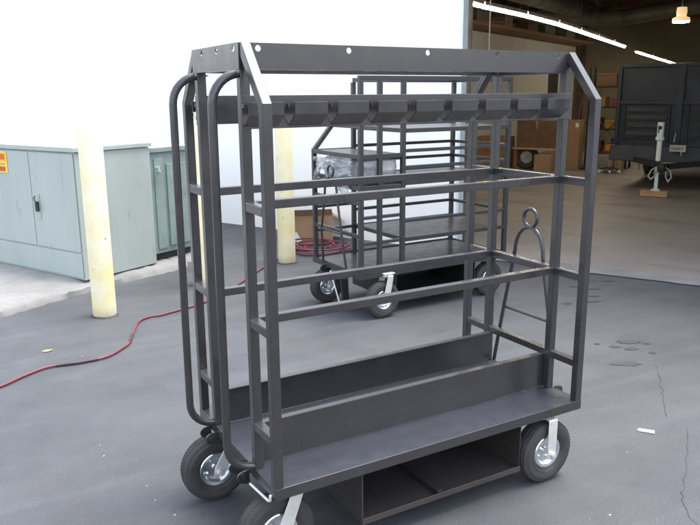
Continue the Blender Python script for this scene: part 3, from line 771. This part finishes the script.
# ------------------------------------------------------------------ front cart
L, W, A = 1.616, .852, .190
ZD, ZT, H1, H2, H3, ZB, Z0, Z1 = .360, .407, .595, 1.028, 1.481, 1.852, 1.977, 2.07
HB0, HB1 = 1.766, 1.886
T = .038; h = T / 2
cart = thing('utility_cart', 'large charcoal steel rack cart with hook bars on four pneumatic wheels, in the foreground', 'cart', (0, 0, 0))
P = 'paint'
sq = [(-h, -h), (h, -h), (h, h), (-h, h)]
for u in (0, L):
    for m in (0, 1):
        f = (lambda v: v) if m == 0 else (lambda v: W - v)
        MB().sweep([(u, f(0), ZT), (u, f(0), ZB), (u, f(A - .02), Z1 - .012)], sq, (1, 0, 0)).build('outer_post', P, cart, bevel=.0035)
        MB().bar((u, f(A), ZT), (u, f(A), Z1 - .006), T, T, (1, 0, 0)).build('inner_post', P, cart, bevel=.0035)
        for z in (H1, H2, H3):
            MB().bar((u, f(h), z), (u, f(A - h), z), T * .95, T * .95, (1, 0, 0)).build('rung', P, cart, bevel=.003)
for z in (H1, H2, H3):
    MB().bar((L, A + h, z), (L, W - A - h, z), T * .94, T * .94, (1, 0, 0)).build('rung', P, cart, bevel=.003)
for v in (A, W - A):
    for z in (H2, H3): MB().bar((h, v, z), (L - h, v, z), T * .92, T * .92, (0, 1, 0)).build('rail', P, cart, bevel=.003)
# top frame: four folded plates with bolt holes, open above
ty = h + .0005
def topplate(o, ex, Ln, holes, inward):
    mb = MB(); mb.plate_holes(o, ex, (0, 0, 1), Ln, Z1 - Z0, holes, .0115, .004)
    ex = V(ex); iv = V(inward); o = V(o)
    a, b = o + ex * .006 + iv * .0045, o + ex * (Ln - .006) + iv * .0045
    mb.prism([a, b, b + iv * .030, a + iv * .030], (0, 0, .004))
    return mb.build('top_plate', P, cart)
hz_ = .074
lp = [0.08 + h, .498, .905, 1.30, 1.585 + h]
topplate((-h - .004, A - ty - .004, Z0), (1, 0, 0), L + 2 * h + .008, [(x + h + .004, hz_) for x in (.053, .43, .803, 1.172, 1.538)], (0, 1, 0))
topplate((L + h + .004, W - A + ty + .004, Z0), (-1, 0, 0), L + 2 * h + .008, [(x + h + .004, hz_) for x in (.053, .43, .803, 1.172, 1.538)], (0, -1, 0))
topplate((-h - .0045, W - A + ty, Z0), (0, -1, 0), W - 2 * A + 2 * ty, [(x, hz_) for x in (.12, .29, .465)], (1, 0, 0))
topplate((L + h + .0045, A - ty, Z0), (0, 1, 0), W - 2 * A + 2 * ty, [(x, hz_) for x in (.12, .29, .465)], (-1, 0, 0))
# hook bars
for m in (0, 1):
    yo = A - h - .001 if m == 0 else W - A + h + .001; sg = -1 if m == 0 else 1
    mb = MB(); ya, yb = sorted((yo, yo + sg * .005)); mb.box(-h, L + h, ya, yb, HB0, HB1)
    hb = mb.build('hook_bar', P, cart, bevel=.0015)
    for k in range(9):
        uc = .054 + k * .1808
        y1 = yo + sg * .0055; th = .004
        prof = [(y1, HB0 + .008), (y1 + sg * .056, HB0 + .050), (y1 + sg * .0575, HB1 - .024), (y1 + sg * .0535, HB1 - .024), (y1 + sg * .0515, HB0 + .052), (y1, HB0 + .014)]
        mb = MB(); mb.prism([(uc - .069, a, b) for a, b in prof], (.138, 0, 0))
        mb.prism([(uc - .0735, y1, HB0 + .075), (uc - .0735, y1 + sg * .014, HB0 + .075), (uc - .0735, y1 + sg * .008, HB1 - .03), (uc - .0735, y1, HB1 - .03)], (.003, 0, 0))
        mb.build('hook', P, hb, bevel=.0012)
# deck: floor sheet with turned-up angle frame
mb = MB(); mb.box(-h + .004, L + h - .004, -h + .004, W + h - .004, ZT - .006, ZT - .0012); mb.build('deck', 'deckpaint', cart)
mb = MB()
e = .005
mb.box(-h, L + h, -h - .001, -h + e, ZD, ZT); mb.box(-h, L + h, W + h - e, W + h + .001, ZD, ZT)
mb.box(-h - .001, -h + e - .001, -h + e + .0005, W + h - e - .0005, ZD, ZT); mb.box(L + h - e + .001, L + h + .001, -h + e + .0005, W + h - e - .0005, ZD, ZT)
mb.box(-h + .008, L + h - .008, -h + e + .001, -h + .036, ZD + .004, ZD + .009)
mb.build('deck_frame', P, cart, bevel=.0015)
for v, sg in ((A, 1), (W - A, -1)):
    y0 = v + sg * (h + .001)
    mb = MB(); ya, yb = sorted((y0, y0 + sg * .004)); mb.box(h - .004, L - h + .004, ya, yb, ZT + .001, H1 - .013)
    ya, yb = sorted((y0 + sg * .0045, y0 + sg * .032)); mb.box(h + .002, L - h - .002, ya, yb, H1 - .018, H1 - .0126)
    pp = mb.build('partition_panel', P, cart)
    for k in range(4):
        MB().lathe([(0, -.004), (.006, -.003), (.007, 0), (0, 0.001)], 8, (L - .045, y0 + (0 if sg > 0 else .0), ZT + .035 + k * .036), (0, sg, 0), closed=False).build('bolt', 'black', pp)
# storage box slung under the deck
BU0, BU1, BV0, BV1, BZ = .398, 1.292, .028, W - .028, .10
mb = MB()
mb.box(BU0, BU1, BV0, BV1, BZ, BZ + .006)
mb.box(BU0, BU0 + .006, BV0 + .001, BV1 - .001, BZ + .007, ZD - .001); mb.box(BU1 - .006, BU1, BV0 + .001, BV1 - .001, BZ + .007, ZD - .001)
mb.box(BU0 + .007, BU1 - .007, BV1 - .007, BV1 - .001, BZ + .007, ZD - .001)
mb.box(BU0 - .001, BU1 + .001, BV0 - .005, BV0 - .001, BZ - .004, BZ + .024)
sb = mb.build('storage_box', 'boxpaint', cart, bevel=.001)
MB().box(.80, .825, BV0 + .004, BV1 - .01, BZ + .0075, BZ + .030).build('divider', P, sb, bevel=.001)
# push handles on the left end
for v, dz in ((A, 0), (W - A, 0)):
    pts = [(-.012, v, 1.965)]
    c = .115
    for i in range(0, 9): a = math.pi / 2 * i / 8; pts.append((-.122 + c * (1 - math.sin(a)) - .0, v, 1.965 - c * (1 - math.cos(a))) )
    pts2 = []
    for i in range(0, 9): a = math.pi / 2 * i / 8; pts2.append((-.128 + c * .95 * (1 - math.cos(a)), v, .525 - c * .95 * math.sin(a)))
    pts2.append((-.010, v, .416))
    MB().tube(pts + pts2, .0165, 16).build('push_handle', P, cart, smooth=50)
for v in (.24, .335): lug(cart, -h - .002, v, .345, P, -1)
for v in (.625, .705): lug(cart, -h - .002, v, .352, P, -1)
for v in (.16, .56): lug(cart, L + h + .002, v, .385, P, 1)
tow_bar(cart, L + .045, .44, P, 1)
mb = MB(); mb.tube([(-.035, .20, .333), (-.035, .012, .352), (-.035, -.004, .362), (-.035, -.008, .385)], .0055, 10); mb.build('lock_rod', 'zincw', cart, smooth=50)
caster(cart, -.01, .72, lean=.10, swivel=True)
caster(cart, .03, .10, lean=.075, swivel=True)
caster(cart, 1.455, .045, lean=0.0)
caster(cart, 1.46, .777, lean=0.0)

# ------------------------------------------------------------------ second cart, shelved
C2 = thing('shelf_cart', 'charcoal shelved cart with tow handle and plastic wrapped goods, behind the front cart', 'cart', (2.03, 2.76, 0), R(1.0))
L2, W2 = 1.60, .80
Q = 'paint2'
def post2(u, v, z1): return MB().bar((u, v, .40), (u, v, z1), T, T, (1, 0, 0)).build('post', Q, C2, bevel=.003)
for (u, v) in ((0, 0), (.185, 0), (.42, 0), (L2, 0), (.42, W2), (L2, W2)): post2(u, v, 1.995)
MB().sweep([(0, W2, .40), (0, W2, 1.40), (.38, W2, 1.84)], sq, (0, 1, 0)).build('bent_post', Q, C2, bevel=.003)
for v in (0, W2): MB().bar((.42 if v else -h, v, 2.015), (L2 + h, v, 2.015), T, T, (0, 1, 0)).build('top_rail', Q, C2, bevel=.003)
for u in (.42, L2): MB().bar((u, h, 2.014), (u, W2 - h, 2.014), T * .97, T * .97, (1, 0, 0)).build('top_rail', Q, C2, bevel=.003)
mb = MB(); mb.bar((0, h, 1.0), (0, W2 - h, 1.0), .03); mb.build('rung', Q, C2, bevel=.002)
for z in (.72, 1.18): MB().bar((0, h, z), (0, W2 - h, z), .03).build('rung', Q, C2, bevel=.002)
MB().bar((.185, h, 1.615), (.185, W2 - h, 1.615), .03).build('rung', Q, C2, bevel=.002)
def shelf2(u0, u1, z):
    mb = MB(); mb.box(u0, u1, .005, W2 - .005, z - .004, z)
    mb.box(u0, u1, -.017, .003, z - .03, z + .006); mb.box(u0, u1, W2 - .003, W2 + .017, z - .03, z + .006)
    mb.box(u0 - .017, u0 - .001, -.015, W2 + .015, z - .03, z + .006)
    return mb.build('shelf', Q, C2, bevel=.002)
shelf2(.0, .42 - .021, 1.40)
for z in (.67, 1.16, 1.60): shelf2(.42 + .021, L2, z)
shelf2(.0, .398, 1.14)
for z in (.66, .88):
    for (ua, ub) in ((h, .185 - h), (.185 + h, .42 - h)): MB().bar((ua, 0, z), (ub, 0, z), .026).build('rail', Q, C2, bevel=.002)
    MB().bar((h, W2, z), (.42 - h, W2, z), .026).build('rail', Q, C2, bevel=.002)
for z in (.82, 1.28, 1.42):
    for v in (0, W2): MB().bar((.42 + h, v, z), (L2 - h, v, z), .028).build('rail', Q, C2, bevel=.002)
    MB().bar((L2, h, z), (L2, W2 - h, z), .028).build('rung', Q, C2, bevel=.002)
mb = MB(); mb.box(-h, L2 + h, -h, W2 + h, .395, .402); mb.build('deck', Q, C2)
mb = MB(); mb.box(-h - .003, L2 + h + .003, -h - .004, -h - .0005, .36, .415); mb.box(-h - .003, L2 + h + .003, W2 + h + .0005, W2 + h + .004, .36, .415); mb.box(-h - .004, -h - .0005, -h, W2 + h, .36, .415); mb.box(L2 + h + .0005, L2 + h + .004, -h, W2 + h, .36, .415); mb.build('deck_frame', Q, C2, bevel=.001)
mb = MB(); mb.box(.38, 1.28, .03, W2 - .03, .10, .106); mb.box(.38, .386, .031, W2 - .031, .107, .394); mb.box(1.274, 1.28, .031, W2 - .031, .107, .394); mb.box(.387, 1.273, W2 - .04, W2 - .031, .107, .394); mb.box(.379, 1.281, .025, .029, .096, .13); mb.build('storage_box', Q, C2)
caster(C2, .03, .66, lean=.07, swivel=True, top=.393)
caster(C2, .20, -.02, lean=.05, swivel=True, top=.393)
caster(C2, 1.46, .06, top=.393); caster(C2, 1.46, .74, top=.393)
tow_bar(C2, -.05, .38, Q, -1)
for v in (.18, .58): lug(C2, -h - .003, v, .35, Q, -1)
mb = MB(); mb.prism([(-.03, .30, .36), (.05, .30, .36), (.06, .30, .10), (.02, .30, .05), (-.0, .30, .10)], (0, .03, 0)); mb.prism([(-.02, .30, .06), (.12, .30, .06), (.12, .30, .09), (.02, .30, .09)], (0, .05, 0)); mb.build('foot_brake', 'black', C2, bevel=.003)
mb = MB(); mb.tube([(-.04, .46, .35), (-.02, .34, .08), (.03, .30, .07)], .007, 8); mb.build('lock_rod', 'zincw', C2, smooth=50)
# plastic wrapped goods on the cart's end shelf
pk = thing('wrapped_bundle', 'crumpled clear plastic wrapped bundle lying on the end shelf of the far cart', 'bundle', (2.05, 2.79, 1.148), R(1.0))
r8 = random.Random(14)
from mathutils import noise as mnoise
def lump(x0, x1, y0, y1, z0, z1, amp, sd, nu=72, nv=40):
    mb = MB()
    def fn(i, j):
        th = 2 * math.pi * i; ph = math.pi * j
        cx = abs(math.cos(th)) ** .35 * math.copysign(1, math.cos(th)); cy = abs(math.sin(th)) ** .35 * math.copysign(1, math.sin(th))
        rr = max(0, math.sin(ph)) ** .35; cz = abs(math.cos(ph)) ** .4 * math.copysign(1, -math.cos(ph))
        p = V(((x0 + x1) / 2 + (x1 - x0) / 2 * cx * rr, (y0 + y1) / 2 + (y1 - y0) / 2 * cy * rr, (z0 + z1) / 2 + (z1 - z0) / 2 * cz))
        q = V(p) * 9 + V((sd, 0, 0)); nn = mnoise.noise(q) * .5 + (.5 - abs(mnoise.noise(q * 1.9 + V((5, 1, 2)))) * 1.6) * .55 + (.4 - abs(mnoise.noise(q * 4.3)) * 1.5) * .34
        d = V((p.x - (x0 + x1) / 2, p.y - (y0 + y1) / 2, p.z - (z0 + z1) / 2)).normalized()
        p = p + d * nn * amp
        p.z = min(max(p.z, z0), z1 + .012)
        return p
    return mb.grid(fn, nu, nv)
lump(.03, .40, .02, .74, .0, .205, .055, 3).build('film', 'film', pk, smooth=22)
MB().box(.10, .34, .2, .6, .004, .10).build('inner_box', 'paper', pk, bevel=.01)
def drape(i, j):
    y = .10 + .62 * i; q = V((y * 7, j * 5, 3.3))
    d = mnoise.noise(q) * .05 + (.5 - abs(mnoise.noise(q * 2.1)) * 1.5) * .035
    low = .20 - j * (.22 + .10 * math.sin(y * 9) + .05 * mnoise.noise(V((y * 12, 0, 1))))
    return (-.035 - .02 * j + d, y, low)
MB().grid(drape, 60, 26).build('film_skirt', 'film', pk, smooth=22)

# ------------------------------------------------------------------ camera
cam = bpy.data.cameras.new('camera'); co = bpy.data.objects.new('camera', cam); COL.objects.link(co)
F = V((.48652766, .84389139, -.22613748)); Rv = V((.86546822, -.5009113, -.00725447)); U = V((.11939681, .1921853, .97406838))
mt = Matrix(((Rv.x, U.x, -F.x, -1.01778), (Rv.y, U.y, -F.y, -2.33957), (Rv.z, U.z, -F.z, 1.88679), (0, 0, 0, 1)))
co.matrix_world = mt
cam.sensor_width = 36; cam.sensor_fit = 'HORIZONTAL'; cam.lens = 37.228; cam.clip_start = .05; cam.clip_end = 1000
scene.camera = co

# ------------------------------------------------------------------ light
SUN_TO = V((.31, -.04, .95)).normalized()
el = math.asin(SUN_TO.z); az = math.atan2(SUN_TO.x, SUN_TO.y)
w = bpy.data.worlds.new('World'); scene.world = w; w.use_nodes = True
nt = w.node_tree
sky = nt.nodes.new('ShaderNodeTexSky'); sky.sky_type = 'NISHITA'; sky.sun_disc = False
sky.sun_elevation = el; sky.sun_rotation = az; sky.air_density = 1.0; sky.dust_density = 2.5; sky.ozone_density = 1.0
hs = nt.nodes.new('ShaderNodeHueSaturation'); hs.inputs['Saturation'].default_value = .5; nt.links.new(sky.outputs[0], hs.inputs['Color'])
bg = nt.nodes['Background']; nt.links.new(hs.outputs[0], bg.inputs[0]); bg.inputs[1].default_value = .66
sun = bpy.data.lights.new('sun', 'SUN'); so = bpy.data.objects.new('sun', sun); COL.objects.link(so)
sun.energy = 4.4; sun.angle = R(28); sun.color = (1.0, .97, .93)
so.rotation_euler = SUN_TO.to_track_quat('Z', 'Y').to_euler(); so.location = (0, 0, 12)

scene.view_settings.view_transform = 'Standard'; scene.view_settings.look = 'None'; scene.view_settings.exposure = 0; scene.view_settings.gamma = 1
scene.cycles.max_bounces = 8; scene.cycles.transparent_max_bounces = 12
try: scene.cycles.use_denoising = True
except Exception: pass
